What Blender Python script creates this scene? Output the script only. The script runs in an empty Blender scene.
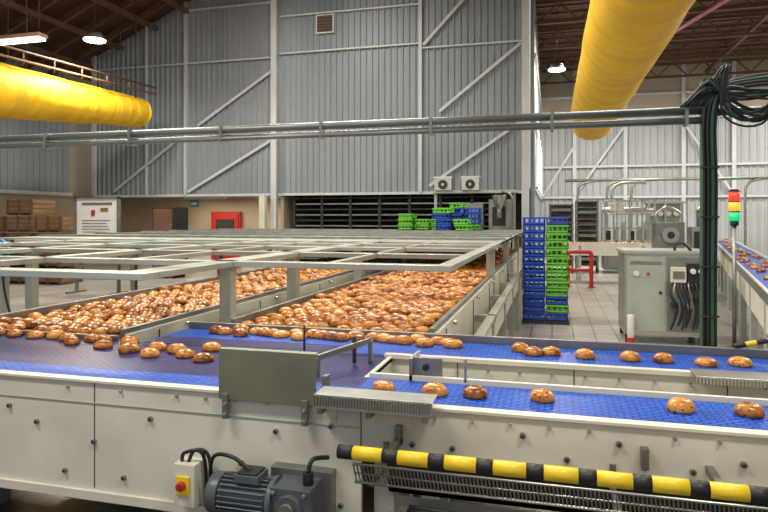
import bpy, math, random
from mathutils import Vector
random.seed(7)
S=bpy.context.scene
TH=math.atan(168/620)
# ---------------------------------------------------------------- materials
def newmat(name):
    m=bpy.data.materials.new(name); m.use_nodes=True
    nt=m.node_tree; b=nt.nodes['Principled BSDF']; return m,nt,b
def mat(name,col,rough=.5,metal=0,var=.12,vscale=6,bump=0,emit=None,estr=0,stretch=None,bdist=.01):
    m,nt,b=newmat(name)
    b.inputs['Roughness'].default_value=rough; b.inputs['Metallic'].default_value=metal
    tc=nt.nodes.new('ShaderNodeTexCoord'); mp=nt.nodes.new('ShaderNodeMapping')
    nt.links.new(tc.outputs['Object'],mp.inputs['Vector'])
    if stretch: mp.inputs['Scale'].default_value=stretch
    n=nt.nodes.new('ShaderNodeTexNoise'); n.inputs['Scale'].default_value=vscale; n.inputs['Detail'].default_value=5
    nt.links.new(mp.outputs[0],n.inputs['Vector'])
    r=nt.nodes.new('ShaderNodeValToRGB')
    r.color_ramp.elements[0].position=.3; r.color_ramp.elements[1].position=.7
    r.color_ramp.elements[0].color=tuple(c*(1-var) for c in col)+(1,)
    r.color_ramp.elements[1].color=tuple(min(1,c*(1+var)) for c in col)+(1,)
    nt.links.new(n.outputs['Fac'],r.inputs['Fac']); nt.links.new(r.outputs['Color'],b.inputs['Base Color'])
    if bump:
        bp=nt.nodes.new('ShaderNodeBump'); bp.inputs['Strength'].default_value=bump; bp.inputs['Distance'].default_value=bdist
        nt.links.new(n.outputs['Fac'],bp.inputs['Height']); nt.links.new(bp.outputs[0],b.inputs['Normal'])
    if emit:
        b.inputs['Emission Color'].default_value=emit+(1,); b.inputs['Emission Strength'].default_value=estr
    return m
def brickmat(name,c1,c2,mortar,bw,bh,ms,rough=.4,bump=.4,offset=.5,rot=0,mottle=.0,spec=.5):
    m,nt,b=newmat(name); b.inputs['Roughness'].default_value=rough; b.inputs['Specular IOR Level'].default_value=spec
    tc=nt.nodes.new('ShaderNodeTexCoord'); mp=nt.nodes.new('ShaderNodeMapping')
    mp.inputs['Rotation'].default_value=(0,0,rot)
    nt.links.new(tc.outputs['Object'],mp.inputs['Vector'])
    k=nt.nodes.new('ShaderNodeTexBrick'); k.offset=offset
    k.inputs['Scale'].default_value=1; k.inputs['Brick Width'].default_value=bw; k.inputs['Row Height'].default_value=bh
    k.inputs['Mortar Size'].default_value=ms; k.inputs['Mortar Smooth'].default_value=.3
    k.inputs['Color1'].default_value=c1+(1,); k.inputs['Color2'].default_value=c2+(1,); k.inputs['Mortar'].default_value=mortar+(1,)
    nt.links.new(mp.outputs[0],k.inputs['Vector'])
    out=k.outputs['Color']
    if mottle:
        n=nt.nodes.new('ShaderNodeTexNoise'); n.inputs['Scale'].default_value=1.3; n.inputs['Detail'].default_value=6
        nt.links.new(tc.outputs['Object'],n.inputs['Vector'])
        rr=nt.nodes.new('ShaderNodeValToRGB'); rr.color_ramp.elements[0].position=.3; rr.color_ramp.elements[1].position=.7
        rr.color_ramp.elements[0].color=(1-mottle,)*3+(1,); rr.color_ramp.elements[1].color=(1,1,1,1)
        nt.links.new(n.outputs['Fac'],rr.inputs['Fac'])
        mx=nt.nodes.new('ShaderNodeMix'); mx.data_type='RGBA'; mx.blend_type='MULTIPLY'; mx.inputs['Factor'].default_value=1
        nt.links.new(out,mx.inputs['A']); nt.links.new(rr.outputs['Color'],mx.inputs['B']); out=mx.outputs['Result']
    nt.links.new(out,b.inputs['Base Color'])
    bp=nt.nodes.new('ShaderNodeBump'); bp.inputs['Strength'].default_value=bump; bp.inputs['Distance'].default_value=.01; bp.invert=True
    nt.links.new(k.outputs['Fac'],bp.inputs['Height']); nt.links.new(bp.outputs[0],b.inputs['Normal'])
    return m
CREAM=mat('cream_paint',(.63,.61,.51),.36,0,.09,3)
FRAME=mat('frame_paint',(.40,.42,.37),.34,.3,.16,2)
STEEL=mat('brushed_steel',(.50,.50,.46),.34,1,.15,8,stretch=(1,1,12))
STEELD=mat('dull_steel',(.26,.26,.24),.45,.8,.2,5)
GALV=mat('galvanised_pipe',(.25,.27,.25),.4,.7,.2,3)
PLATE=mat('plate_steel',(.27,.28,.20),.38,.75,.12,4)
DARK=mat('dark_metal',(.035,.035,.033),.5,.3,.3,6)
BLACK=mat('black_rubber',(.012,.012,.013),.5,0,.2,6)
YEL=mat('yellow_paint',(.80,.56,.02),.4,0,.06,6)
DUCT=mat('yellow_duct_fabric',(.82,.48,.010),.65,0,.12,1.2,.9,stretch=(1,3,1),bdist=.06)
RED=mat('red_paint',(.42,.022,.018),.4,0,.1,6)
MOTOR=mat('motor_grey_paint',(.085,.10,.115),.4,.1,.12,8)
WHITE=mat('white_paint',(.66,.66,.63),.45,0,.04,3)
PANEL=mat('corrugated_panel_paint',(.27,.295,.325),.5,.0,.16,.6,stretch=(1,1,.25))
PANELW=mat('pale_panel_paint',(.40,.42,.43),.5,.0,.12,.6,stretch=(1,1,.3))
TRIM=mat('white_trim_paint',(.56,.58,.59),.45,0,.08,2)
BEIGE=mat('beige_wall_paint',(.42,.35,.26),.6,0,.12,.6)
ROOF=mat('brown_roof_boards',(.085,.032,.015),.7,0,.25,2,stretch=(1,8,1))
ROOFB=mat('roof_beam_paint',(.12,.06,.035),.6,0,.18,2)
CBLUE=mat('crate_blue_plastic',(.012,.07,.50),.35,0,.1,6)
CGREEN=mat('crate_green_plastic',(.13,.52,.03),.35,0,.1,6)
CARD=mat('cardboard',(.19,.10,.045),.8,0,.25,3)
DGREEN=mat('green_cable_sleeve',(.02,.085,.05),.5,0,.2,6)
GLOW=mat('lamp_diffuser',(1,1,1),.5,0,.0,1,emit=(1,.97,.9),estr=10)
LRED=mat('signal_red',(.8,.03,.02),.3,0,.0,1,emit=(1,.04,.02),estr=1.2)
LAMB=mat('signal_amber',(.9,.35,.02),.3,0,.0,1,emit=(1,.4,.03),estr=1.0)
LGRN=mat('signal_green',(.02,.5,.2),.3,0,.0,1,emit=(.03,1,.3),estr=.4)
PINK=mat('pink_pipe_paint',(.40,.10,.15),.5,0,.1,3)
SIGNB=mat('blue_sign',(.03,.22,.5),.4,0,.0,1)
BELT=brickmat('blue_modular_belt',(.006,.10,.64),(.012,.17,.85),(.003,.015,.14),.05,.018,.0045,.38,1,spec=.35)
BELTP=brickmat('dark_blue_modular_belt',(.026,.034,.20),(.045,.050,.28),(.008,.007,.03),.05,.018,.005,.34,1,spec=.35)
BELTB=brickmat('brown_mesh_belt',(.10,.055,.035),(.13,.07,.04),(.02,.012,.01),.05,.0125,.004,.4,.6,rot=math.pi/2)
FLOOR=brickmat('floor_tiles',(.40,.375,.34),(.46,.43,.39),(.18,.16,.14),.30,.30,.012,.28,.25,offset=0,mottle=.35)
FLOORD=brickmat('brown_floor_tiles',(.085,.055,.038),(.105,.072,.05),(.03,.022,.018),.20,.10,.008,.35,.3,offset=.5,mottle=.4)
def bunmat():
    m,nt,b=newmat('baked_raisin_bun'); b.inputs['Roughness'].default_value=.27
    tc=nt.nodes.new('ShaderNodeTexCoord')
    at=nt.nodes.new('ShaderNodeAttribute'); at.attribute_name='tint'
    n=nt.nodes.new('ShaderNodeTexNoise'); n.inputs['Scale'].default_value=22; n.inputs['Detail'].default_value=5
    nt.links.new(tc.outputs['Object'],n.inputs['Vector'])
    ad=nt.nodes.new('ShaderNodeMath'); ad.operation='ADD'
    nt.links.new(n.outputs['Fac'],ad.inputs[0]); nt.links.new(at.outputs['Fac'],ad.inputs[1])
    r=nt.nodes.new('ShaderNodeValToRGB'); e=r.color_ramp.elements
    e[0].position=.32; e[0].color=(.17,.045,.006,1); e[1].position=.92; e[1].color=(.74,.37,.085,1)
    x=e.new(.58); x.color=(.50,.18,.022,1)
    nt.links.new(ad.outputs[0],r.inputs['Fac'])
    v=nt.nodes.new('ShaderNodeTexVoronoi'); v.inputs['Scale'].default_value=70
    nt.links.new(tc.outputs['Object'],v.inputs['Vector'])
    r2=nt.nodes.new('ShaderNodeValToRGB'); r2.color_ramp.elements[0].position=.18; r2.color_ramp.elements[0].color=(1,1,1,1)
    r2.color_ramp.elements[1].position=.40; r2.color_ramp.elements[1].color=(0,0,0,1)
    nt.links.new(v.outputs['Distance'],r2.inputs['Fac'])
    sc=nt.nodes.new('ShaderNodeSeparateColor'); nt.links.new(v.outputs['Color'],sc.inputs[0])
    gt=nt.nodes.new('ShaderNodeMath'); gt.operation='GREATER_THAN'; gt.inputs[1].default_value=.62
    nt.links.new(sc.outputs[0],gt.inputs[0])
    mu=nt.nodes.new('ShaderNodeMath'); mu.operation='MULTIPLY'
    nt.links.new(gt.outputs[0],mu.inputs[0]); nt.links.new(r2.outputs['Color'],mu.inputs[1])
    mx=nt.nodes.new('ShaderNodeMix'); mx.data_type='RGBA'
    nt.links.new(mu.outputs[0],mx.inputs['Factor']); nt.links.new(r.outputs['Color'],mx.inputs['A']); mx.inputs['B'].default_value=(.06,.02,.008,1)
    nt.links.new(mx.outputs['Result'],b.inputs['Base Color'])
    bp=nt.nodes.new('ShaderNodeBump'); bp.inputs['Strength'].default_value=.45; bp.inputs['Distance'].default_value=.005
    nt.links.new(n.outputs['Fac'],bp.inputs['Height']); nt.links.new(bp.outputs[0],b.inputs['Normal'])
    return m
BUN=bunmat()
# ---------------------------------------------------------------- builder
class B:
    def __init__(s,name): s.n=name; s.v=[]; s.f=[]; s.m=[]; s.mats=[]; s.sm=[]; s.tint=[]
    def mi(s,m):
        if m not in s.mats: s.mats.append(m)
        return s.mats.index(m)
    def box(s,x0,x1,y0,y1,z0,z1,m):
        s.hexa([(x0,y0,z0),(x1,y0,z0),(x1,y1,z0),(x0,y1,z0),(x0,y0,z1),(x1,y0,z1),(x1,y1,z1),(x0,y1,z1)],m)
    def hexa(s,p,m):
        o=len(s.v); s.v+= [tuple(q) for q in p]; k=s.mi(m)
        for f in ((0,3,2,1),(4,5,6,7),(0,1,5,4),(1,2,6,5),(2,3,7,6),(3,0,4,7)):
            s.f.append(tuple(o+i for i in f)); s.m.append(k); s.sm.append(False)
    def beam(s,a,b,w,h,m,up=(0,0,1)):
        a=Vector(a); b=Vector(b); d=(b-a).normalized(); u=Vector(up)
        if abs(d.dot(u))>.99: u=Vector((0,1,0))
        r=d.cross(u).normalized(); u=r.cross(d).normalized(); r=r*w/2; u=u*h/2
        s.hexa([a-r-u,a+r-u,b+r-u,b-r-u,a-r+u,a+r+u,b+r+u,b-r+u],m)
    def cyl(s,a,b,r,m,r2=None,seg=16,cap=True):
        if r2 is None: r2=r
        a=Vector(a); b=Vector(b); d=(b-a).normalized(); u=Vector((0,0,1)) if abs(d.z)<.9 else Vector((1,0,0))
        x=d.cross(u).normalized(); y=d.cross(x); o=len(s.v); k=s.mi(m)
        for c,rr in ((a,r),(b,r2)):
            for i in range(seg):
                t=2*math.pi*i/seg; s.v.append(tuple(c+x*rr*math.cos(t)+y*rr*math.sin(t)))
        for i in range(seg):
            j=(i+1)%seg; s.f.append((o+i,o+j,o+seg+j,o+seg+i)); s.m.append(k); s.sm.append(True)
        if cap:
            s.f.append(tuple(o+i for i in range(seg))[::-1]); s.m.append(k); s.sm.append(False)
            s.f.append(tuple(o+seg+i for i in range(seg))); s.m.append(k); s.sm.append(False)
    def tube(s,pts,r,m,seg=8):
        P=[Vector(p) for p in pts]
        if len(P)>2:
            Q=[]
            for i in range(len(P)-1):
                p0=P[max(i-1,0)];p1=P[i];p2=P[i+1];p3=P[min(i+2,len(P)-1)]
                for k in range(6):
                    t=k/6
                    Q.append(.5*((2*p1)+(p2-p0)*t+(2*p0-5*p1+4*p2-p3)*t*t+(3*p1-p0-3*p2+p3)*t**3))
            Q.append(P[-1]); P=Q
        o=len(s.v); k=s.mi(m); d=(P[1]-P[0]).normalized(); u=Vector((0,0,1)) if abs(d.z)<.9 else Vector((1,0,0))
        x=d.cross(u).normalized()
        for i,p in enumerate(P):
            d=(P[min(i+1,len(P)-1)]-P[max(i-1,0)]).normalized(); x=(x-d*x.dot(d)).normalized(); y=d.cross(x)
            for j in range(seg):
                t=2*math.pi*j/seg; s.v.append(tuple(p+x*r*math.cos(t)+y*r*math.sin(t)))
        for i in range(len(P)-1):
            for j in range(seg):
                q=(j+1)%seg; s.f.append((o+i*seg+j,o+i*seg+q,o+(i+1)*seg+q,o+(i+1)*seg+j)); s.m.append(k); s.sm.append(True)
        s.f.append(tuple(o+j for j in range(seg))[::-1]); s.m.append(k); s.sm.append(False)
        s.f.append(tuple(o+(len(P)-1)*seg+j for j in range(seg))); s.m.append(k); s.sm.append(False)
    def dome(s,c,rx,ry,rz,m,seg=16,rings=7,tint=None,ang=0,zb=-.35):
        o=len(s.v); k=s.mi(m); ca,sa=math.cos(ang),math.sin(ang)
        n0=len(s.v)
        for i in range(rings):
            t=i/(rings-1)*.97; ph=math.asin(max(-1,zb))+ (math.pi/2-math.asin(zb))*t
            cr=math.cos(ph)**.8; z=math.sin(ph)
            for j in range(seg):
                a=2*math.pi*j/seg; x=rx*cr*math.cos(a); y=ry*cr*math.sin(a)
                s.v.append((c[0]+x*ca-y*sa,c[1]+x*sa+y*ca,c[2]+(z-zb)*rz))
        for i in range(rings-1):
            for j in range(seg):
                q=(j+1)%seg; s.f.append((o+i*seg+j,o+i*seg+q,o+(i+1)*seg+q,o+(i+1)*seg+j)); s.m.append(k); s.sm.append(True)
        s.f.append(tuple(o+(rings-1)*seg+j for j in range(seg))); s.m.append(k); s.sm.append(True)
        s.f.append(tuple(o+j for j in range(seg))[::-1]); s.m.append(k); s.sm.append(True)
        if tint is not None:
            s.tint+= [tint]*(len(s.v)-n0)
    def done(s,bevel=0,parent=None):
        me=bpy.data.meshes.new(s.n); me.from_pydata(s.v,[],s.f)
        for m in s.mats: me.materials.append(m)
        me.polygons.foreach_set('material_index',s.m); me.polygons.foreach_set('use_smooth',s.sm)
        if s.tint and len(s.tint)==len(s.v):
            a=me.attributes.new('tint','FLOAT','POINT'); a.data.foreach_set('value',s.tint)
        me.update(); o=bpy.data.objects.new(s.n,me); S.collection.objects.link(o)
        if bevel:
            md=o.modifiers.new('bevel','BEVEL'); md.width=bevel; md.segments=2; md.limit_method='ANGLE'
        if parent: o.parent=parent
        return o
# ---------------------------------------------------------------- room shell
b=B('floor'); b.box(-20,12.2,4.6,30.4,-.1,0,FLOOR); b.box(-20,12.2,-3,4.6,-.1,0,FLOORD); b.done()
def corr(b,x0,x1,y,z0,z1,m,pitch=.2,d=.035):
    n=int((x1-x0)/pitch); k=b.mi(m); o=len(b.v); pts=[]
    for i in range(n+1):
        x=x0+(x1-x0)*i/n; p=(x1-x0)/n
        pts+= [(x,y),(x+p*.55,y),(x+p*.68,y-d),(x+p*.87,y-d)] if i<n else [(x,y)]
    for x,yy in pts: b.v.append((x,yy,z0)); b.v.append((x,yy,z1))
    for i in range(len(pts)-1):
        b.f.append((o+2*i,o+2*i+2,o+2*i+3,o+2*i+1)); b.m.append(k); b.sm.append(False)
W1=19.0
def wx(px,y=W1):
    r=(px-384)/620; c,s=math.cos(TH),math.sin(TH)
    return (r*c*y-s*y)/(c+r*s)
b=B('wall_center')
corr(b,-16.0,-.66,W1,2.5,9.6,PANEL,.2,.045)
b.box(-16.0,-.66,W1+.02,W1+.12,2.5,9.6,TRIM)
b.done()
b=B('trim_center')
def post(px,w): x=wx(px); b.box(x-w/2,x+w/2,W1-.14,W1-.045,2.5,9.6,TRIM)
for px,w in ((96,.15),(148,.05),(187,.09),(421,.10)): post(px,w)
b.box(-16,-.66,W1-.1,W1-.04,2.44,2.52,TRIM)
def band(p0,p1,z,h=.05): b.box(wx(p0),wx(p1),W1-.11,W1-.045,z,z+h,TRIM)
def zz(px,py):
    x=wx(px); D=-x*math.sin(TH)+W1*math.cos(TH); return 1.7+(218-py)*D/620
band(96,277,zz(187,65)); band(187,277,zz(230,8)); band(281,421,zz(350,50)); band(281,421,zz(350,12)); band(421,524,zz(470,46))
def diag(p0,q0,p1,q1,w=.09): b.beam((wx(p0),W1-.12,zz(p0,q0)),(wx(p1),W1-.12,zz(p1,q1)),.05,w,TRIM,up=(0,0,1))
diag(190,192,274,140); diag(200,126,273,72); diag(424,46,468,-4); diag(440,112,521,44); diag(430,186,521,122); diag(116,192,180,140)
b.done()
b=B('wall_vent'); x0,x1=wx(317),wx(335); z0,z1=zz(326,34),zz(326,15)
b.box(x0,x1,W1-.10,W1-.04,z0,z1,TRIM); b.box(x0+.05,x1-.05,W1-.12,W1-.1,z0+.05,z1-.05,ROOFB)
for i in range(5): b.box(x0+.05,x1-.05,W1-.14,W1-.12,z0+.07+i*.1,z0+.1+i*.1,DARK)
b.done()
b=B('steel_column')
x=wx(278); b.box(x-.06,x+.06,W1-.35,W1-.15,0,9.6,TRIM); b.box(x-.10,x+.10,W1-.36,W1-.33,0,9.6,TRIM); b.done()
b=B('steel_column')
x=wx(526); b.box(x-.07,x+.07,W1-.35,W1-.15,0,9.6,TRIM); b.box(x-.11,x+.11,W1-.36,W1-.33,0,9.6,TRIM); b.done()
b=B('wall_partition'); b.box(-.62,-.5,W1,30,0,9.6,PANEL)
for z in (2.5,4.5,6.5): b.box(-.5,-.44,W1,30,z,z+.12,TRIM)
for k in range(5): b.beam((-.42,W1+k*2.2,2.6),(-.42,W1+k*2.2+2.2,4.5),.05,.1,TRIM)
b.done()
b=B('wall_left')
b.box(-17.3,-17.2,3,22,0,8.6,BEIGE); b.box(-17.2,-17.16,3,19,2.6,8.6,PANEL)
for i in range(60): b.box(-17.16,-17.13,3.05+i*.265,3.13+i*.265,2.6,8.6,PANEL)
b.box(-17.16,-17.0,3,19,2.5,2.62,TRIM); b.done()
b=B('wall_back'); b.box(-17.2,-8.7,22,22.1,0,2.5,BEIGE); b.box(-17.2,-8.7,21.97,22,0,1.0,TRIM); b.done()
b=B('ceiling_recess'); b.box(-17.2,-.62,W1+.12,22.1,2.5,2.6,BEIGE); b.done()
b=B('wall_enclosure'); b.box(-8.6,-.62,20.3,20.4,0,2.5,DARK); b.box(-8.7,-8.6,W1,22,0,2.5,BEIGE); b.done()
b=B('door_1')
x0,x1=wx(212,21.9),wx(241,21.9)
b.box(x0,x1,21.84,21.96,0,1.95,RED); b.box(x0+.08,x1-.08,21.80,21.84,.05,1.87,RED); b.box(x0+.25,x1-.25,21.78,21.80,1.1,1.65,DARK); b.cyl((x0+.15,21.74,1),(x0+.15,21.80,1),.03,STEEL); b.done()
b=B('wall_sign'); x0=wx(190,21.9); b.box(x0,x0+.35,21.92,21.965,2.15,2.4,SIGNB); b.box(x0+.05,x0+.3,21.91,21.92,2.22,2.33,WHITE); b.done()
b=B('wall_far'); corr(b,-.5,12,30,0,6.2,PANELW,.3,.05); b.box(-.5,12,30.02,30.2,0,8.5,PANELW); b.box(-.5,12,29.96,30.02,6.2,8.5,BEIGE)
b.done()
b=B('trim_far')
for x in (1.0,3.2,5.6,7.6,9.8): b.box(x-.08,x+.08,29.82,29.94,0,8.5,TRIM)
for z in (2.6,4.0,6.1,7.2): b.box(-.5,12,29.84,29.93,z,z+.10,TRIM)
b.beam((1,29.8,2.7),(3.2,29.8,5.9),.05,.10,TRIM); b.beam((-.4,29.8,2.7),(1,29.8,5.0),.05,.10,TRIM); b.beam((5.6,29.8,5.9),(7.6,29.8,2.7),.05,.10,TRIM)
b.done()
b=B('wall_right'); b.box(12,12.2,0,30.2,0,8.5,PANELW)
for i in range(70): b.box(11.95,12,.2+i*.42,.35+i*.42,0,8.5,PANELW)
b.done()
b=B('ceiling')
b.hexa([(-17.4,-3,6.9),(-11.5,-3,9.5),(-11.5,22,9.5),(-17.4,22,6.9),(-17.4,-3,7.0),(-11.5,-3,9.6),(-11.5,22,9.6),(-17.4,22,7.0)],ROOF)
b.box(-11.5,-.5,-3,22,9.6,9.7,ROOF); b.box(-.5,12.2,-3,30.4,8.5,8.6,ROOF); b.box(-.6,-.5,-3,W1,8.5,9.7,ROOF); b.done()
b=B('roof_beams')
for y in (5,8,11,14,17,20,23,26,29):
    b.box(-.5,12,y-.08,y+.08,8.36,8.5,ROOFB); b.box(-.5,12,y-.05,y+.05,7.75,7.84,ROOFB)
    k=0; x=-.4
    while x<11.4:
        b.beam((x,y,7.8),(x+.6,y,8.4),.05,.05,ROOFB); b.beam((x+.6,y,8.4),(x+1.2,y,7.8),.05,.05,ROOFB); x+=1.2
y=4
while y<29.8: b.box(-.5,12,y-.03,y+.03,8.42,8.5,ROOFB); y+=.75
for x in (1.5,4,6.5,9): b.box(x-.06,x+.06,-3,29.8,8.0,8.15,ROOFB)
for y in (9,10,11,12,13,14,15,16,17,18): b.beam((-17.1,y,6.75),(-11.5,y,9.3),.10,.2,ROOFB)
for z,x in ((7.3,-16),(7.9,-14.7),(8.5,-13.3),(9.0,-12.1)): b.box(x-.06,x+.06,3,18.8,z-.28,z-.12,ROOFB)
b.cyl((2.6,25,7.55),(6.5,12,7.6),.06,PINK)
b.done()
# ---------------------------------------------------------------- ducts
def ductobj(name,pts,hang,zt):
    b=B(name)
    N=len(pts); seg=48; k=b.mi(DUCT); o=len(b.v)
    for (x,y,z,r) in pts:
        for i in range(seg):
            t=2*math.pi*i/seg; rr=r*(1+.008*math.sin(5*t+y*1.7)+.006*math.sin(3*t-y*3.1))
            b.v.append((x+rr*math.cos(t),y,z+rr*math.sin(t)))
    for q in range(N-1):
        for i in range(seg):
            j=(i+1)%seg; b.f.append((o+q*seg+i,o+q*seg+j,o+(q+1)*seg+j,o+(q+1)*seg+i)); b.m.append(k); b.sm.append(True)
    b.f.append(tuple(o+i for i in range(seg))); b.m.append(k); b.sm.append(False)
    b.f.append(tuple(o+(N-1)*seg+i for i in range(seg))[::-1]); b.m.append(k); b.sm.append(False)
    for (x,y,z,r) in hang: b.cyl((x,y,z+r-.03),(x,y,zt),.012,DARK,seg=6)
    return b
pts=[]
i=0
while True:
    y=2.0+i*.1
    if y>18.55: break
    w=1+.006*math.sin(y*2.1)+(-.022 if i%25==0 else 0)
    pts.append((1.08,y,4.5,.60*w)); i+=1
pts.append((1.08,18.6,4.5,.57)); pts.append((1.08,18.75,4.46,.42)); pts.append((1.08,18.82,4.44,.2))
b=ductobj('air_duct',pts,[(1.08,y,4.5,.6) for y in (4,8,12,16)],8.5); b.done()
pts=[]
for i in range(114):
    t=i/113; y=6+10.9*t; r=.86-.40*t
    pts.append((-12.6,y,4.35+.68*t,r*(1+.006*math.sin(y*4)+(-.02 if i%16==0 else 0))))
b=ductobj('air_duct',pts,[(-12.6,y,4.7,.5) for y in (8,12,16)],8.7); b.done()
b=B('duct_gantry_rail')
for x in (-12.05,):
    b.cyl((x,6,5.45),(x,17,5.80),.03,ROOFB,seg=8); b.cyl((x,6,5.2),(x,17,5.6),.03,CARD,seg=8)
    for i in range(12): y=6.2+i*.95; b.cyl((x,y,5.1+.035*i),(x,y,5.46+.03*i),.02,ROOFB,seg=6)
for y in (8,12,16): b.cyl((-12.05,y,5.3),(-12.05,y,8.8),.015,DARK,seg=6)
b.done()
# ---------------------------------------------------------------- front conveyor
b=B('belt_conveyor')
yf=2.27
b.box(-7,-.70,yf-.02,yf,.49,1.0,CREAM); b.box(-.70,3.2,yf-.02,yf,.80,1.0,CREAM)
b.box(-7,3.2,yf-.03,yf+.02,.992,1.004,CREAM)
b.box(-7,-.70,yf-.035,yf-.02,.49,.53,CREAM); b.box(-.70,3.2,yf-.035,yf-.02,.80,.82,CREAM)
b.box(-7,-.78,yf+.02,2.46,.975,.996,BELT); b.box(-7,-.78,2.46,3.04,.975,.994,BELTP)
b.box(-.78,3.2,yf+.02,2.62,.975,.996,BELT)
b.box(-.78,3.2,2.63,2.65,.80,1.015,CREAM); b.box(-.80,-.78,2.62,3.03,.8,1.0,CREAM)
b.box(-7,-2.42,3.04,3.06,.6,1.02,STEELD)
for x in (-4.4,-2.9,-1.9,-.70,.72,1.9): b.box(x-.002,x+.002,yf-.0225,yf-.019,.54 if x<-.7 else .82,.99,DARK)
for i in range(46):
    x=-4.6+i*.135
    if random.random()<.55: b.cyl((x,yf-.03,.965),(x,yf-.019,.965),.007,STEEL,seg=8)
for x,z in ((-2.35,.86),(-2.2,.80),(-1.9,.74),(-1.62,.86),(-1.48,.68),(-2.5,.66),(-1.2,.72),(-1.05,.86),(-.78,.60),(-.82,.9),(-.5,.86),(-.35,.86),(-.1,.93),(.05,.86),(.22,.93),(.3,.86),(.45,.86),(.6,.9),(-1.75,.6),(-2.05,.6)):
    b.cyl((x,yf-.032,z),(x,yf-.019,z),.011,STEELD,seg=10); b.cyl((x,yf-.036,z),(x,yf-.031,z),.006,DARK,seg=6)
for x in (-.55,.30): 
    b.box(x-.012,x+.012,yf-.05,yf-.02,.86,.93,STEELD)
b.box(-7,-.7,yf-.024,yf-.02,.900,.906,FRAME)
for x in (-6.5,-5,-3.2,-.62,1.0,2.8):
    b.box(x-.04,x+.04,yf+.02,yf+.10,0,.97,FRAME); b.box(x-.04,x+.04,2.56,2.62,0,.97,FRAME); b.box(x-.04,x+.04,yf+.1,2.56,.3,.38,FRAME)
    b.box(x-.09,x+.09,yf,yf+.14,0,.015,STEELD); b.box(x-.09,x+.09,2.52,2.66,0,.015,STEELD)
for x in (-6.5,-5,-3.2,-1.6): b.box(x-.04,x+.04,2.95,3.03,0,.97,FRAME)
for i in range(40): x=-6.8+i*.25; b.cyl((x,yf+.01,.90),(x,2.60,.90),.025,STEELD,seg=10)
b.box(-.6,3.2,2.28,2.62,.66,.70,DARK); b.box(-.6,3.2,2.28,2.29,.66,.80,DARK)
b.done(.0015)
b=B('guide_plate')
b.box(-1.29,-.875,yf-.045,yf-.035,.975,1.175,PLATE); b.box(-1.29,-.875,yf-.045,yf-.01,1.172,1.178,PLATE)
b.box(-1.27,-1.245,yf-.055,yf-.035,.90,1.0,STEELD); b.box(-.93,-.905,yf-.055,yf-.035,.90,1.0,STEELD)
for x in (-1.257,-.917): b.cyl((x,yf-.065,.96),(x,yf-.05,.96),.008,STEEL,seg=8); b.cyl((x,yf-.065,.92),(x,yf-.05,.92),.008,STEEL,seg=8)
b.done(.002)
b=B('comb_transfer_guard')
zc=.035
b.box(-.86,-.41,yf-.10,yf+.01,1.003+zc,1.008+zc,STEEL); b.box(-.86,-.41,yf-.105,yf-.098,.965+zc,1.008+zc,STEEL)
for i in range(40): x=-.858+i*.0111; b.box(x,x+.0045,yf-.112,yf-.10,.965+zc,1.004+zc,STEELD)
b.box(-.86,-.41,yf-.11,yf-.095,.957+zc,.967+zc,STEEL)
for x in (-.84,-.65,-.44): b.box(x-.01,x+.01,yf-.095,yf-.018,.965,.99+zc,STEELD)
for x in (-.78,-.5): b.box(x-.010,x+.010,yf-.10,yf-.09,.94,.998,STEEL)
b.done(.001)
b=B('lane_guide_bracket')
b.cyl((-1.25,3.02,1.0),(-1.25,3.02,1.14),.006,DARK,seg=8); b.cyl((-.92,2.85,1.0),(-.92,2.85,1.13),.010,DARK,seg=8)
b.beam((-1.02,2.62,1.07),(-.86,2.92,1.10),.012,.025,STEELD); b.beam((-1.02,2.62,1.07),(-1.02,2.62,.995),.02,.02,STEELD)
b.beam((-.86,2.92,1.10),(-.86,2.92,.995),.02,.02,STEELD)
b.box(-.885,-.865,2.32,2.36,.995,1.07,STEELD)
b.done(.001)
b=B('sensor_bracket')
b.box(-.60,-.585,2.66,2.80,1.03,1.09,STEEL); b.box(-.60,-.46,2.66,2.672,1.01,1.09,STEELD); b.cyl((-.53,2.64,1.05),(-.53,2.68,1.05),.014,BLACK,seg=10)
b.box(-.60,-.585,2.63,2.66,.9,1.09,STEELD); b.box(-.36,-.35,2.63,2.645,1.0,1.10,STEEL)
b.done(.001)
b=B('belt_conveyor')
b.box(-.82,3.4,3.05,3.07,.60,1.0,CREAM); b.box(-.82,3.4,3.03,3.07,.99,1.012,CREAM)
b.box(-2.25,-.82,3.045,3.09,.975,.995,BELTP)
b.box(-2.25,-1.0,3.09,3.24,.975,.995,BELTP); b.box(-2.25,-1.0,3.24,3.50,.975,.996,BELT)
b.box(-1.0,3.4,3.09,3.50,.975,.996,BELT); b.box(-2.25,3.4,3.51,3.54,.85,1.035,STEELD)
b.box(-.82,3.4,3.54,3.56,.6,1.0,CREAM)
for i in range(26): x=-.6+i*.15; b.cyl((x,3.02,.955),(x,3.055,.955),.006,STEEL,seg=6)
for x in (-.45,.1,.75,1.4): b.box(x-.002,x+.002,3.045,3.05,.6,.99,DARK)
for x,z in ((-.3,.86),(.0,.84),(.35,.86),(.6,.84),(.95,.86)): b.cyl((x,3.035,z),(x,3.051,z),.014,STEELD,seg=10)
for x in (-2.1,-.6,1.2,3.0):
    b.box(x-.04,x+.04,3.08,3.16,0,.97,FRAME); b.box(x-.04,x+.04,3.44,3.50,0,.97,FRAME)
b.box(.60,1.3,2.93,3.07,1.012,1.02,STEELD); b.box(.60,1.3,2.925,2.932,.985,1.02,STEEL)
for i in range(50): x=.605+i*.0137; b.box(x,x+.006,2.92,2.926,.987,1.015,STEELD)
for i in range(6): b.cyl((.90+i*.05,3.525,1.045+i*.012),(.95+i*.05,3.525,1.057+i*.012),.013,YEL if i%2 else BLACK,seg=12)
b.box(.905,.915,3.515,3.535,1.0,1.045,STEELD)
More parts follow.
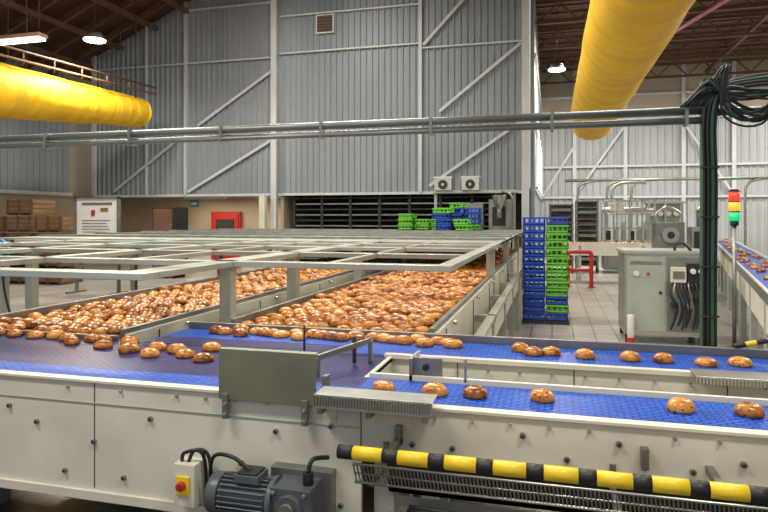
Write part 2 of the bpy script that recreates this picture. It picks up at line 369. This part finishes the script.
b.done(.0015)
def lane(x0,x1,y0,y1):
    b=B('cooling_lane_conveyor')
    b.box(x0,x1,y0,y1,.94,.985,BELTB)
    b.box(x0,x1,y0-.03,y0,.90,.992,STEELD)
    for x in (x0-.03,x1):
        b.box(x,x+.03,y0,y1,.92,1.05,STEELD)
    b.box(x1+.03,x1+.05,y0,y1,.58,1.02,CREAM); b.box(x0-.05,x0-.03,y0,y1,.58,1.02,CREAM)
    y=y0+.3
    while y<y1:
        b.box(x1-.04,x1+.03,y,y+.07,0,.94,FRAME); b.box(x0-.03,x0+.04,y,y+.07,0,.94,FRAME); b.box(x0,x1,y,y+.07,.3,.36,FRAME)
        b.cyl((x1+.05,y+.3,.99),(x1+.08,y+.3,.99),.015,STEEL,seg=8); b.box(x1+.05,x1+.056,y-.004,y+.004,.6,1.0,DARK)
        b.cyl((x0,y+.3,.89),(x1,y+.3,.89),.03,STEELD,seg=10)
        y+=1.4
    return b
b=lane(-1.97,-.70,3.60,14.2)
b.box(-.54,-.47,3.9,9.9,.82,.86,FRAME); b.box(-.52,-.50,3.9,9.9,.60,.82,CREAM)
for i in range(5): y=4+i*1.4; b.box(-.66,-.47,y,y+.06,.80,.86,FRAME); b.box(-.54,-.48,y,y+.06,0,.82,FRAME)
b.done(.002)
b=lane(-3.58,-2.44,3.10,14.2); b.box(-2.33,-2.06,3.6,14,.90,.93,FRAME); b.done(.002)
# ---------------------------------------------------------------- overhead frame
b=B('cooling_line_cover_frame')
zt0,zt1=1.35,1.39
def fb(x0,x1,y0,y1): b.box(x0,x1,y0,y1,zt0,zt1,FRAME)
fb(-4.3,-2.2,2.98,3.13); fb(-2.40,-2.20,3.13,15.4); fb(-7.4,-.63,4.0,4.11)
fb(-.73,-.63,4.11,15.4)
for x in (-3.9,-5.2,-6.6): fb(x-.06,x+.06,3.13 if x>-4 else 4.11,15.4)
for y in (5.2,6.3,7.15): fb(-7.4,-.73,y,y+.11)
for x in (-1.5,-3.1): fb(x-.025,x+.025,4.11,15.4)
b.box(-8.6,-.63,8.0,15.6,1.355,1.385,FRAME)
for y in (8.8,10.2,11.5,12.6,13.7,14.8): b.box(-8.6,-.63,y,y+.12,1.385,1.42,STEELD)
for y,xs in ((4.02,(-2.28,-7.3)),(5.2,(-2.28,-5.2)),(7.15,(-2.28,-.68)),(9.6,(-2.28,-.68,-7.3)),(12.6,(-2.28,-.68,-7.3)),(15.2,(-2.28,-.68,-7.3))):
    for x in xs:
        b.box(x-.045,x+.045,y,y+.09,0,zt0,FRAME); b.box(x-.08,x+.08,y-.01,y+.10,zt0-.02,zt0,FRAME)
b.box(-4.2,-4.1,3.0,3.1,0,zt0,FRAME)
b.hexa([(-5.8,3.7,1.18),(-4.35,3.2,1.18),(-4.35,3.95,1.33),(-5.8,3.98,1.33),(-5.8,3.7,1.20),(-4.35,3.2,1.20),(-4.35,3.95,1.35),(-5.8,3.98,1.35)],FRAME)
b.done(.004)
# ---------------------------------------------------------------- buns
def bun(b,x,y,z,s=.86,seg=12,rings=5):
    b.dome((x,y,z),.062*s*random.uniform(.92,1.08),.052*s*random.uniform(.92,1.08),.037*s*random.uniform(.90,1.14),BUN,seg=seg,rings=rings,tint=random.uniform(-.13,.20),ang=random.uniform(-.7,.7))
def batch(name,x0,x1,y0,y1,z=.985,near=6):
    b=B(name); y=y0; r=0
    while y<y1:
        x=x0+(.05 if r%2 else .0)
        while x<x1:
            if random.random()<.96: bun(b,x+random.uniform(-.016,.016),y+random.uniform(-.016,.016),z+(random.uniform(.012,.028) if random.random()<.16 else 0),.90,14 if y<near else 8,6 if y<near else 4)
            x+=.108
        y+=.096; r+=1
    return b.done()
batch('bun_batch',-3.52,-2.49,3.2,14.0)
batch('bun_batch',-1.91,-.76,3.68,14.0)
b=B('bun_batch')
for x,y in ((-.667,2.45),(-.452,2.44),(-.2925,2.45),(-.037,2.47),(.455,2.47),(.68,2.48)):
    bun(b,x,y,.996,.84,24,10)
for x,y in ((-2.45,2.98),(-2.36,2.86),(-2.24,2.92),(-2.15,2.80),(-2.05,2.90),(-1.98,2.74),(-1.9,2.86),(-1.80,2.78),(-1.66,2.72),(-2.3,3.0),(-2.55,3.0),(-2.7,2.98),(-2.95,3.0),(-2.82,3.02),(-1.75,2.95),(-3.1,3.0),(-3.24,3.01),(-2.6,2.9)):
    bun(b,x,y,.994,.84,20,8)
for i in range(24):
    x=-1.98+i*.062; bun(b,x,3.40+.10*((i*7)%3)/3-.05*(i%2),.996,.84,20,8)
for x,y in ((-.52,3.36),(-.163,3.36),(-.095,3.28),(-.005,3.31),(.16,3.28),(.373,3.28),(.524,3.28),(.71,3.26),(.866,3.30),(1.08,3.3)):
    bun(b,x,y,.996,.84,20,8)
b.done()
# ---------------------------------------------------------------- striped bar + mesh guard
b=B('striped_guard_bar')
x=-.72; k=0
while x<1.5:
    w=.055 if k%2==0 else .105
    b.cyl((x,2.05,.885),(x+w,2.05,.885),.024,BLACK if k%2==0 else YEL,seg=20,cap=True); x+=w; k+=1
for x in (-.55,.5,1.3): b.box(x-.012,x+.012,2.06,2.25,.86,.885,STEELD)
b.cyl((-.66,2.03,.855),(1.5,2.03,.855),.005,STEEL,seg=8); b.cyl((-.66,2.05,.785),(1.5,2.05,.785),.005,STEEL,seg=8); b.cyl((-.66,2.04,.82),(1.5,2.04,.82),.003,STEEL,seg=8)
x=-.66
while x<1.5:
    b.beam((x,2.028,.857),(x+.008,2.05,.783),.004,.004,STEEL); x+=.0125
for x in (-.6,.2,1.0): b.box(x-.01,x+.01,2.05,2.27,.775,.785,STEELD); b.box(x-.01,x+.01,2.24,2.252,.785,.86,STEELD)
b.done()
b=B('cable_tray')
b.box(-.55,2.2,2.10,2.24,.62,.63,STEELD); b.box(-.55,2.2,2.10,2.106,.62,.67,STEELD); b.box(-.55,2.2,2.234,2.24,.62,.67,STEELD)
for x in (-.5,.6,1.6): b.box(x-.015,x+.015,2.12,2.15,0,.62,DARK)
b.tube([(-.5,2.16,.65),(0,2.19,.65),(.5,2.15,.65),(1.2,2.18,.65)],.012,BLACK)
b.tube([(-.5,2.20,.65),(0,2.15,.66),(.5,2.2,.65),(1.2,2.14,.65)],.009,BLACK)
b.done()
b=B('gear_motor')
mz=.645
b.box(-1.00,-.84,2.08,2.22,.56,.715,MOTOR); b.cyl((-1.01,2.14,mz),(-.99,2.14,mz),.085,MOTOR,seg=24)
b.cyl((-1.22,2.14,mz),(-1.01,2.14,mz),.064,MOTOR,seg=24)
for i in range(24):
    t=2*math.pi*i/24; a=(2.14+.07*math.cos(t),mz+.07*math.sin(t)); b.beam((-1.21,a[0],a[1]),(-1.02,a[0],a[1]),.005,.016,MOTOR,up=(0,math.cos(t),math.sin(t)))
b.cyl((-1.26,2.14,mz),(-1.215,2.14,mz),.075,MOTOR,seg=24)
b.box(-1.15,-1.05,2.09,2.18,.71,.74,MOTOR); b.box(-1.14,-1.06,2.095,2.175,.74,.748,DARK)
b.cyl((-.92,2.06,mz),(-.92,2.25,mz),.052,MOTOR,seg=24); b.cyl((-.92,2.045,mz),(-.92,2.06,mz),.03,STEELD,seg=16)
for dx in (-.06,.06):
    for dz in (-.06,.055): b.cyl((-.92+dx,2.065,mz+dz),(-.92+dx,2.08,mz+dz),.008,STEELD,seg=8)
b.cyl((-.87,2.14,.71),(-.87,2.14,.76),.02,BLACK,seg=12); b.tube([(-.87,2.14,.76),(-.86,2.16,.80),(-.82,2.22,.79)],.009,BLACK)
b.tube([(-1.10,2.13,.745),(-1.18,2.13,.79),(-1.28,2.16,.76),(-1.31,2.2,.57)],.008,BLACK)
b.box(-1.05,-.8,2.2,2.25,.53,.74,STEELD)
b.done(.004)
b=B('switch_box')
b.box(-1.46,-1.365,2.17,2.25,.55,.72,CREAM); b.box(-1.445,-1.385,2.162,2.17,.60,.675,YEL); b.cyl((-1.415,2.14,.64),(-1.415,2.162,.64),.018,RED,seg=16)
b.box(-1.42,-1.41,2.135,2.141,.625,.655,RED); b.tube([(-1.41,2.2,.72),(-1.38,2.2,.77),(-1.33,2.22,.74),(-1.32,2.23,.55)],.008,BLACK); b.tube([(-1.44,2.2,.72),(-1.42,2.19,.76),(-1.35,2.21,.75),(-1.345,2.23,.55)],.008,BLACK)
b.done(.003)
b=B('floor_drain_grate'); b.box(-4,-1.2,1.5,2.0,0,.01,DARK)
for i in range(70): x=-4+i*.04; b.box(x,x+.012,1.5,2.0,.01,.02,STEELD)
b.done()
# ---------------------------------------------------------------- pipe & post
b=B('conduit_gantry')
yg=4.2; xp=.92
b.cyl((-6,yg,2.365),(xp,yg,2.365),.027,GALV,seg=16); b.cyl((-6,yg-.02,2.295),(xp,yg-.02,2.295),.018,GALV,seg=12)
b.cyl((-6,yg+.04,2.32),(xp,yg+.04,2.32),.012,GALV,seg=8)
for i in range(9): x=-5.6+i*.8; b.box(x-.01,x+.01,yg-.04,yg+.05,2.27,2.395,GALV)
b.box(xp-.035,xp+.035,yg-.05,yg+.03,0,2.55,DGREEN)
for i,(dx,dy) in enumerate(((-.03,-.06),(-.010,-.07),(.014,-.066),(.034,-.06))):
    r=.009+.002*(i%3)
    b.tube([(xp+dx,yg+dy,.9),(xp+dx,yg+dy,1.4),(xp+.004+dx,yg+dy,1.9),(xp+dx,yg+dy,2.3),(xp+.05+dx,yg+dy,2.43+.02*i),(1.12,yg-.05+.02*i,2.49+.02*i),(1.5,yg-.05+.03*i,2.50+.03*i),(2.4,yg+.1,2.52+.04*i)],r,BLACK if i!=2 else DGREEN)
for i in range(14):
    o=random.uniform(-.03,.03); q=random.uniform(-.05,.05)
    b.tube([(.76+.012*i,yg-.06,2.38),(.86+.012*i,yg-.09+o,2.46+.012*i+q*.5),(1.0+o,yg-.1,2.48-.012*i),(1.2,yg-.05+o,2.46-.015*i+q),(1.5,yg,2.42+.012*i+q),(2.4,yg,2.40+.02*i)],.007 if i%3 else .011,BLACK if i%4 else DGREEN)
for z in (1.1,1.4,1.7,2.0): b.box(xp-.05,xp+.05,yg-.085,yg-.05,z,z+.012,DARK)
b.cyl((xp,yg,2.35),(3.0,yg,2.35),.026,GALV,seg=12)
b.box(-5.9,-5.82,yg-.04,yg+.04,0,2.33,FRAME); b.box(2.9,2.98,yg-.04,yg+.04,0,2.35,FRAME)
b.box(xp-.1,xp+.1,yg-.1,yg+.1,0,.02,STEELD)
b.done()
# ---------------------------------------------------------------- crates
def crate(b,x,y,z,m,w=.34,d=.50,h=.128):
    t=.012
    b.box(x,x+w,y,y+d,z,z+.012,m)
    b.box(x-.008,x+w+.008,y-.008,y+t,z+h-.028,z+h,m); b.box(x-.008,x+w+.008,y+d-t,y+d+.008,z+h-.028,z+h,m)
    b.box(x-.008,x+t,y,y+d,z+h-.028,z+h,m); b.box(x+w-t,x+w+.008,y,y+d,z+h-.028,z+h,m)
    for yy in (y,y+d-t): b.box(x,x+w,yy,yy+t,z,z+.04,m)
    for xx in (x,x+w-t): b.box(xx,xx+t,y,y+d,z,z+.04,m)
    for i in range(5):
        xx=x+(w-.02)*i/4
        for yy in (y,y+d-t): b.box(xx,xx+.02,yy,yy+t,z+.04,z+h-.028,m)
    for i in range(6):
        yy=y+(d-.02)*i/5
        for xx in (x,x+w-t): b.box(xx,xx+t,yy,yy+.02,z+.04,z+h-.028,m)
b=B('crate_stack')
b.box(-.47,.27,10.25,10.95,0,.05,DARK)
for i in range(13):
    o=random.uniform(-.008,.008); crate(b,-.455+o,10.3,.05+i*.128,CBLUE)
for i in range(13):
    o=random.uniform(-.008,.008); crate(b,-.09+o,10.3,.05+i*.128,CGREEN if (i>2 or i==1) and i!=12 else CBLUE)
b.done()
b=B('crate_stack')
for k,(x,n,m) in enumerate(((-3.55,3,CGREEN),(-3.15,2,CGREEN),(-2.75,4,CGREEN),(-2.35,5,CBLUE),(-1.95,4,CBLUE),(-2.55,4,CBLUE),(-2.1,2,CGREEN))):
    for i in range(n): crate(b,x+random.uniform(-.03,.03),14.4+.15*(k%2)-(.7 if k>=5 else 0),1.42+i*.128,m if random.random()<.7 else (CBLUE if m==CGREEN else CGREEN))
b.done()
# ---------------------------------------------------------------- right cabinet
b=B('machine_cabinet')
b.box(.95,2.0,9.0,9.8,.12,1.22,STEEL); b.box(.92,2.03,8.97,9.83,1.22,1.26,FRAME)
b.box(.98,1.46,8.985,9.0,.18,1.18,FRAME); b.box(1.49,1.97,8.985,9.0,.18,1.18,STEELD)
for x in (1.0,1.92):
    for y in (9.03,9.74): b.box(x-.03,x+.05,y,y+.06,0,.12,DARK)
b.cyl((1.4,8.96,.7),(1.4,8.985,.7),.02,BLACK,seg=10)
b.box(1.02,1.42,8.975,8.985,1.08,1.12,STEELD); b.cyl((1.1,8.96,.95),(1.1,8.985,.95),.035,WHITE,seg=16); b.cyl((1.25,8.96,.95),(1.25,8.985,.95),.02,RED,seg=12)
b.box(1.52,1.70,8.88,8.985,.85,1.05,CREAM); b.box(1.54,1.68,8.87,8.88,.9,1.0,STEELD)
b.box(1.72,1.95,8.9,8.985,.75,1.1,BLACK); b.cyl((1.78,8.86,1.0),(1.78,8.9,1.0),.035,WHITE,seg=14); b.cyl((1.88,8.86,1.0),(1.88,8.9,1.0),.035,WHITE,seg=14)
for i in range(5): b.cyl((1.56+i*.09,8.86,.55+.05*(i%2)),(1.56+i*.09,8.99,.55+.05*(i%2)),.04,[BLACK,SIGNB,STEEL,BLACK,RED][i],seg=12)
for i in range(10): b.tube([(1.53+i*.04,8.9,.85),(1.5+i*.045,8.84,.7+.015*i),(1.58+i*.04,8.86,.5),(1.52+i*.045,8.92,.22+.03*(i%3))],.013,(BLACK,STEELD,BLACK,DARK)[i%4])
b.tube([(1.60,9.1,1.26),(1.60,9.1,1.33),(1.7,9.1,1.36),(1.8,9.1,1.26)],.018,BLACK)
b.cyl((1.02,8.9,.1),(1.02,8.9,.40),.045,WHITE,seg=16); b.cyl((1.02,8.9,.0),(1.02,8.9,.1),.05,RED,seg=16)
b.done(.004)
def slamp(x,y,zt):
    b=B('signal_tower_light'); b.cyl((x,y,0),(x,y,zt-.46),.025,STEELD,seg=12); b.cyl((x,y,0),(x,y,.02),.12,DARK)
    b.cyl((x,y,zt-.46),(x,y,zt-.40),.05,BLACK)
    for i,m in enumerate((LGRN,LAMB,LRED)): z=zt-.40+i*.13; b.cyl((x,y,z),(x,y,z+.115),.065,m,seg=20); b.cyl((x,y,z+.115),(x,y,z+.13),.068,BLACK,seg=20)
    b.cyl((x,y,zt-.015),(x,y,zt+.01),.05,BLACK); b.done()
slamp(2.27,8.9,2.06)
def obl(name,a,c,w,z,zc,buns,beltm=BELT,ph=.35):
    b=B(name); a=Vector((a[0],a[1],0)); c=Vector((c[0],c[1],0)); d=(c-a).normalized(); r=Vector((d.y,-d.x,0)); L=(c-a).length
    def q(t,o,zz): p=a+d*t+r*o; return Vector((p.x,p.y,zz+(zc-z)*t/L))
    def bar(o0,o1,z0,z1,m,t0=0,t1=None):
        t1=L if t1 is None else t1
        b.hexa([q(t0,o0,z0),q(t0,o1,z0),q(t1,o1,z0),q(t1,o0,z0),q(t0,o0,z1),q(t0,o1,z1),q(t1,o1,z1),q(t1,o0,z1)],m)
    bar(-w/2,w/2,z-.03,z,beltm); bar(-w/2-.03,-w/2,z-ph,z+.03,CREAM); bar(w/2,w/2+.03,z-ph,z+.03,CREAM)
    bar(-w/2-.05,-w/2-.03,z-.06,z+.04,STEEL)
    t=.4
    while t<L:
        for o in (-w/2,w/2): p=q(t,o,0); b.box(p.x-.035,p.x+.035,p.y-.035,p.y+.035,0,z-.03+(zc-z)*t/L,FRAME)
        t+=1.6
    b.done()
    if buns:
        e=B('bun_batch'); t=.15
        while t<L-.1:
            p=q(t,random.uniform(-w*.3,w*.3),z); bun(e,p.x,p.y,p.z,1,10,5); t+=buns*random.uniform(.7,1.3)
        e.done()
obl('belt_conveyor',(2.10,6.0),(5.3,22.2),.5,1.0,1.0,.34)
obl('belt_conveyor',(3.1,8.0),(6.5,18.2),.4,1.28,1.28,.35,BELT,.2)
obl('belt_conveyor',(.3,17.6),(3.7,17.9),.5,1.0,1.0,.12,BELTB,.3)
b=B('safety_barrier')
b.tube([(.38,16.0,0),(.38,16.0,.5),(.38,16.0,.80),(.45,16.0,.86),(.86,16.0,.86),(.93,16.0,.80),(.93,16.0,.5),(.93,16.0,0)],.05,RED,seg=10); b.cyl((.38,16.0,.42),(.93,16.0,.42),.04,RED,seg=10)
for x in (.38,.93): b.box(x-.09,x+.09,15.91,16.09,0,.015,RED)
b.done()
def rack(name,x0,x1,y0,y1,z1,n):
    b=B(name)
    for x in (x0,x1-.05):
        for y in (y0,y1-.05): b.box(x,x+.05,y,y+.05,.1,z1,STEELD); b.cyl((x,y+.025,.06),(x+.05,y+.025,.06),.06,BLACK,seg=12)
    for i in range(n):
        z=.2+(z1-.25)*i/(n-1); b.box(x0,x1,y0,y1,z,z+.02,STEELD)
        if i<n-1: b.box(x0+.08,x1-.08,y0+.05,y1-.05,z+.02,z+.09,[DARK,STEELD,DARK,CARD][i%4])
    b.box(x0,x1,y1-.01,y1,.15,z1,STEELD)
    b.done()
rack('rack_trolley',-.1,.65,20.2,20.9,2.15,11); rack('rack_trolley',.72,1.4,20.3,21,2.25,12)
b=B('packing_machine')
X=1.55
b.box(X,X+1.5,20.3,21.4,.1,.95,STEELD); b.box(X,X+1.5,20.25,20.3,.95,1.02,STEEL)
for i in range(5): x=X+.02+i*.36; b.box(x-.025,x+.025,20.25,20.3,.95,2.25,STEEL); b.box(x-.025,x+.025,21.35,21.4,.95,2.25,STEEL)
for z in (1.35,1.8,2.22): b.box(X,X+1.5,20.25,20.29,z,z+.04,STEEL); b.box(X,X+1.5,21.36,21.4,z,z+.04,STEEL)
for i in range(6): b.box(X+.1+i*.23,X+.22+i*.23,20.5,21.0,1.0,1.3+.15*(i%3),[DARK,STEEL,FRAME][i%3])
b.cyl((X,20.7,1.95),(X+1.5,20.7,1.95),.09,STEEL,seg=14); b.box(X+.2,X+.6,20.4,20.6,1.9,2.15,CREAM); b.box(X+.9,X+1.3,20.22,20.25,.3,.85,CREAM)
b.tube([(X+.3,20.9,2.2),(X+.3,20.9,2.6),(X+.6,20.9,2.8),(X+1.3,20.9,2.8)],.05,STEEL); b.done(.004)
b=B('packing_machine')
b.box(3.2,4.4,23.4,24.4,.1,1.5,STEEL); b.box(3.3,4.3,23.45,24.35,1.5,2.2,STEELD); b.box(3.15,4.45,23.35,24.45,2.2,2.28,STEEL)
for x in (3.25,3.8,4.35): b.box(x-.03,x+.03,23.32,23.4,.0,2.25,STEEL)
for i in range(4): b.cyl((3.4+.25*i,23.34,1.85),(3.4+.25*i,23.4,1.85),.09,FRAME,seg=14)
b.box(3.4,3.7,23.3,23.4,1.0,1.4,CREAM); b.done(.004)
b=B('dough_machine')
b.box(2.2,2.9,15.0,15.7,.1,1.0,STEEL); b.box(2.25,2.85,15.05,15.65,1.0,1.6,STEELD); b.cyl((2.55,15,1.32),(2.55,14.95,1.32),.18,STEEL,seg=20); b.cyl((2.55,14.95,1.32),(2.55,14.93,1.32),.08,DARK,seg=16); b.box(2.3,2.5,14.95,15,.4,.8,CREAM)
b.tube([(2.3,15.3,1.6),(2.3,15.3,1.8),(2.55,15.3,1.95),(2.8,15.3,1.8),(2.8,15.3,1.6)],.03,STEEL)
b.box(3.0,3.5,15.1,15.6,.0,1.5,STEEL); b.box(3.05,3.45,15.05,15.1,.9,1.4,DARK); b.cyl((3.25,15.3,1.5),(3.25,15.3,1.85),.12,STEELD,seg=16); b.cyl((3.25,15.3,1.85),(3.25,15.3,1.95),.16,STEEL,r2=.06,seg=16)
for x in (2.25,2.8): b.box(x,x+.06,15.05,15.1,0,.1,DARK); b.box(x,x+.06,15.6,15.65,0,.1,DARK)
b.done(.004)
b=B('bent_exhaust_pipes')
for x in (1.0,2.1,3.0,5.6,7.0): b.tube([(x,26,0),(x,26,1.5),(x,26,2.6),(x+.1,26,3.0),(x+.5,26,3.15),(x+1.2,26,3.2)],.05,STEELD,seg=8)
b.cyl((.5,26,3.2),(9,26,3.2),.06,STEELD,seg=10); b.done()
b=B('electrical_cabinet'); b.box(7.4,8.6,18.5,19.1,0,2.1,CREAM); b.box(7.45,7.98,18.47,18.5,.1,2.0,WHITE); b.box(8.02,8.55,18.47,18.5,.1,2.0,WHITE); b.box(7.55,7.75,18.45,18.47,1.4,1.7,DARK); b.done(.004)
b=B('cooling_tower_racks')
x0,x1=-8.3,-1.4
for i in range(12): z=.35+i*.18; b.box(x0,x1,19.25,20.2,z,z+.035,DARK); b.box(x0,x1,19.2,19.25,z-.01,z+.035,DARK if i%2 else STEELD)
for i in range(8): x=x0+i*(x1-x0)/7; b.box(x-.04,x+.04,19.16,19.24,0,2.48,DARK)
b.done()
b=B('extractor_unit')
for x in (-2.9,-2.15):
    b.box(x-.24,x+.24,16.9,17.4,2.46,2.80,STEEL); b.cyl((x,16.86,2.62),(x,16.9,2.62),.13,DARK,seg=20); b.cyl((x,16.84,2.62),(x,16.87,2.62),.04,STEEL,seg=12)
    b.box(x-.26,x+.26,16.88,17.42,2.80,2.84,WHITE)
b.box(-3.2,-.9,17.0,17.4,2.38,2.46,FRAME)
for x in (-3.15,-1.0): b.box(x-.04,x+.04,17.15,17.25,0,2.38,FRAME)
b.box(-1.65,-1.05,16.9,17.5,1.3,2.2,STEELD); b.box(-1.55,-1.2,16.87,16.9,1.5,2.0,BLACK); b.box(-2.4,-1.8,16.9,17.4,1.5,2.1,STEELD)
for x in (-2.35,-1.85): b.box(x-.03,x+.03,17.1,17.2,0,1.5,FRAME)
b.box(-1.6,-1.1,17,17.4,0,1.3,FRAME)
for i in range(5): b.tube([(-1.4+.1*i,17,2.2),(-1.45+.1*i,17,2.35),(-1.6+.12*i,17.1,2.4)],.02,BLACK)
b.cyl((-1.35,16.6,1.95),(-1.35,16.6,2.3),.08,STEEL,r2=.2,seg=18); b.box(-1.38,-1.32,16.6,16.9,2.0,2.06,STEELD); b.cyl((-1.35,16.6,1.7),(-1.35,16.6,1.95),.06,STEELD)
b.tube([(-1.1,16.8,1.4),(-1.0,16.8,1.9),(-1.05,16.8,2.3),(-1.3,17,2.42)],.03,GALV)
b.done(.004)
# ---------------------------------------------------------------- left background
b=B('whiteboard')
b.box(-10.45,-9.35,11.8,11.84,1.15,2.15,WHITE)
for q in ((-10.48,-9.32,1.12,1.16),(-10.48,-9.32,2.13,2.17)): b.box(q[0],q[1],11.77,11.86,q[2],q[3],STEELD)
for x in (-10.46,-9.34): b.box(x-.02,x+.02,11.77,11.86,0,2.17,STEELD); b.box(x-.03,x+.03,11.5,12.1,0,.04,STEELD)
b.box(-10.05,-9.95,11.785,11.8,1.75,1.88,RED); b.box(-9.8,-9.6,11.785,11.8,1.85,1.93,CARD); b.box(-10.3,-9.5,11.785,11.8,2.0,2.05,STEELD)
for i in range(7): b.box(-10.3,-9.55-.05*(i%3),11.79,11.8,1.25+i*.065,1.262+i*.065,STEELD)
b.done()
b=B('wooden_crate_stack')
for cx in (-15.1,-14.2,-13.3,-12.4):
    for k in range(4 if cx!=-13.3 else 5):
        z=.02+k*.44; o=random.uniform(-.03,.03); x0=cx-.4+o; x1=cx+.4+o; m=CARD
        for s in range(3): b.box(x0,x1,13.0,13.02,z+.06+s*.12,z+.06+s*.12+.095,m); b.box(x0,x1,13.78,13.8,z+.06+s*.12,z+.15+s*.12,m); b.box(x0,x0+.02,13,13.8,z+.06+s*.12,z+.15+s*.12,m); b.box(x1-.02,x1,13,13.8,z+.06+s*.12,z+.15+s*.12,m)
        b.box(x0,x1,13.02,13.78,z+.03,z+.06,ROOFB)
        for xx in (x0,(x0+x1)/2-.03,x1-.06): b.box(xx,xx+.06,12.98,13.0,z,z+.41,ROOFB); b.box(xx,xx+.06,13.0,13.8,z-.0,z+.03,ROOFB)
b.done()
b=B('hose_reel')
b.box(-6.95,-6.85,6.45,6.55,0,1.4,FRAME); b.cyl((-6.9,6.30,1.27),(-6.9,6.34,1.27),.16,SIGNB,seg=24); b.cyl((-6.9,6.42,1.27),(-6.9,6.45,1.27),.16,SIGNB,seg=24); b.cyl((-6.9,6.34,1.27),(-6.9,6.42,1.27),.12,BLACK,seg=24)
b.cyl((-6.9,6.28,1.27),(-6.9,6.45,1.27),.03,STEEL); b.box(-7.1,-6.7,6.3,6.7,0,.03,STEELD); b.tube([(-6.78,6.38,1.27),(-6.76,6.38,.8),(-6.6,6.38,.3),(-6.4,6.3,.03)],.015,BLACK)
b.done()
b=B('steel_column'); b.box(-9.15,-8.95,18.3,18.5,0,2.44,CREAM); b.done()
b=B('tool_cabinet'); b.box(-10.9,-10.2,15.2,15.9,.1,2.0,DARK); b.box(-10.85,-10.25,15.17,15.2,.15,1.0,STEELD); b.box(-10.85,-10.25,15.17,15.2,1.05,1.95,ROOFB)
for x in (-10.85,-10.3): b.box(x,x+.06,15.25,15.8,0,.1,BLACK)
b.cyl((-10.3,15.15,1.5),(-10.3,15.17,1.5),.03,STEEL); b.done(.004)
# ---------------------------------------------------------------- lamps
def tubefix(x0,x1,y,z,zt):
    b=B('fluorescent_fixture'); b.box(x0,x1,y-.12,y+.12,z+.03,z+.10,ROOFB)
    for d in (-.06,.06): b.cyl((x0+.03,y+d,z),(x1-.03,y+d,z),.03,GLOW,seg=12)
    for x in (x0+.1,x1-.1): b.cyl((x,y,z+.10),(x,y,zt),.008,DARK,seg=6)
    b.done()
tubefix(-11.0,-9.45,9.8,5.15,9.6)
def highbay(x,y,z,zt,p):
    b=B('high_bay_lamp'); b.cyl((x,y,z),(x,y,z+.10),.28,STEELD,r2=.20,seg=24,cap=False); b.cyl((x,y,z+.10),(x,y,z+.16),.20,DARK,seg=20)
    b.cyl((x,y,z-.03),(x,y,z+.02),.26,GLOW,seg=24); b.cyl((x,y,z+.16),(x,y,zt),.012,DARK,seg=6); o=b.done()
    l=bpy.data.lights.new('lamp_emitter','AREA'); l.shape='DISK'; l.size=.5; l.energy=p; l.color=(1,.93,.80)
    e=bpy.data.objects.new('lamp_emitter',l); e.location=(x,y,z-.04); S.collection.objects.link(e); e.parent=o
highbay(-11.4,13.5,6.3,9.6,300); highbay(.15,20.8,6.5,8.5,300)
def light(x,y,z,zt,power,sx,sy,col=(1,.94,.83)):  # invented fixture with an area light, added to brighten the hall
    b=B('added_ceiling_lamp'); b.box(x-sx/2,x+sx/2,y-sy/2,y+sy/2,z+.03,z+.13,WHITE)
    for dx in (-sx*.4,sx*.4): b.cyl((x+dx,y,z+.13),(x+dx,y,zt),.01,DARK,seg=6)
    o=b.done()
    l=bpy.data.lights.new('lamp_emitter','AREA'); l.shape='RECTANGLE'; l.size=sx*.95; l.size_y=sy*.9; l.energy=power; l.color=col
    e=bpy.data.objects.new('lamp_emitter',l); e.location=(x,y,z+.02); S.collection.objects.link(e); e.parent=o
for x,y,p in ((-3.2,.3,210),(1.6,.6,190),(-5.5,5.0,190),(-1.2,5.6,180),(3.2,6.0,190)):  # added overhead lamps above the frame, lighting the foreground lines
    light(x,y,5.6,9.6 if x<-.5 else 8.5,p,2.4,.5)
for x,y,z,p in ((-8,8.5,7.3,400),(-3.3,9.5,8.3,500),(-6.5,14.5,9.2,430),(8.2,13,7.3,480),(9.3,20,7.3,550),(9.3,26,7.3,450)):  # added lamps kept out of view, general light for the rear hall
    light(x,y,z,9.6 if x<-.5 else 8.4,p,2.6,.6)
light(1.55,21.6,7.6,8.5,380,.9,.5); light(2.25,24.5,7.6,8.5,420,.9,.5)  # added lamps hidden behind the duct to brighten the far right wall
light(-12.5,20.6,2.38,2.5,60,1.6,.25,(1,.86,.64)); light(-9.8,20.6,2.38,2.5,45,1.2,.25,(1,.86,.64))  # added lamps under the soffit to brighten the left recess
w=bpy.data.worlds.new('factory_world'); S.world=w; w.use_nodes=True
bg=w.node_tree.nodes['Background']; bg.inputs[0].default_value=(.95,.95,1,1); bg.inputs[1].default_value=.5
cd=bpy.data.cameras.new('camera'); cam=bpy.data.objects.new('camera',cd); S.collection.objects.link(cam)
cam.location=(0,0,1.7); cam.rotation_euler=(math.pi/2,0,TH); cd.lens=620/768*36; cd.sensor_width=36; cd.shift_y=-38/768; cd.clip_start=.05
S.camera=cam
S.view_settings.view_transform='Standard'
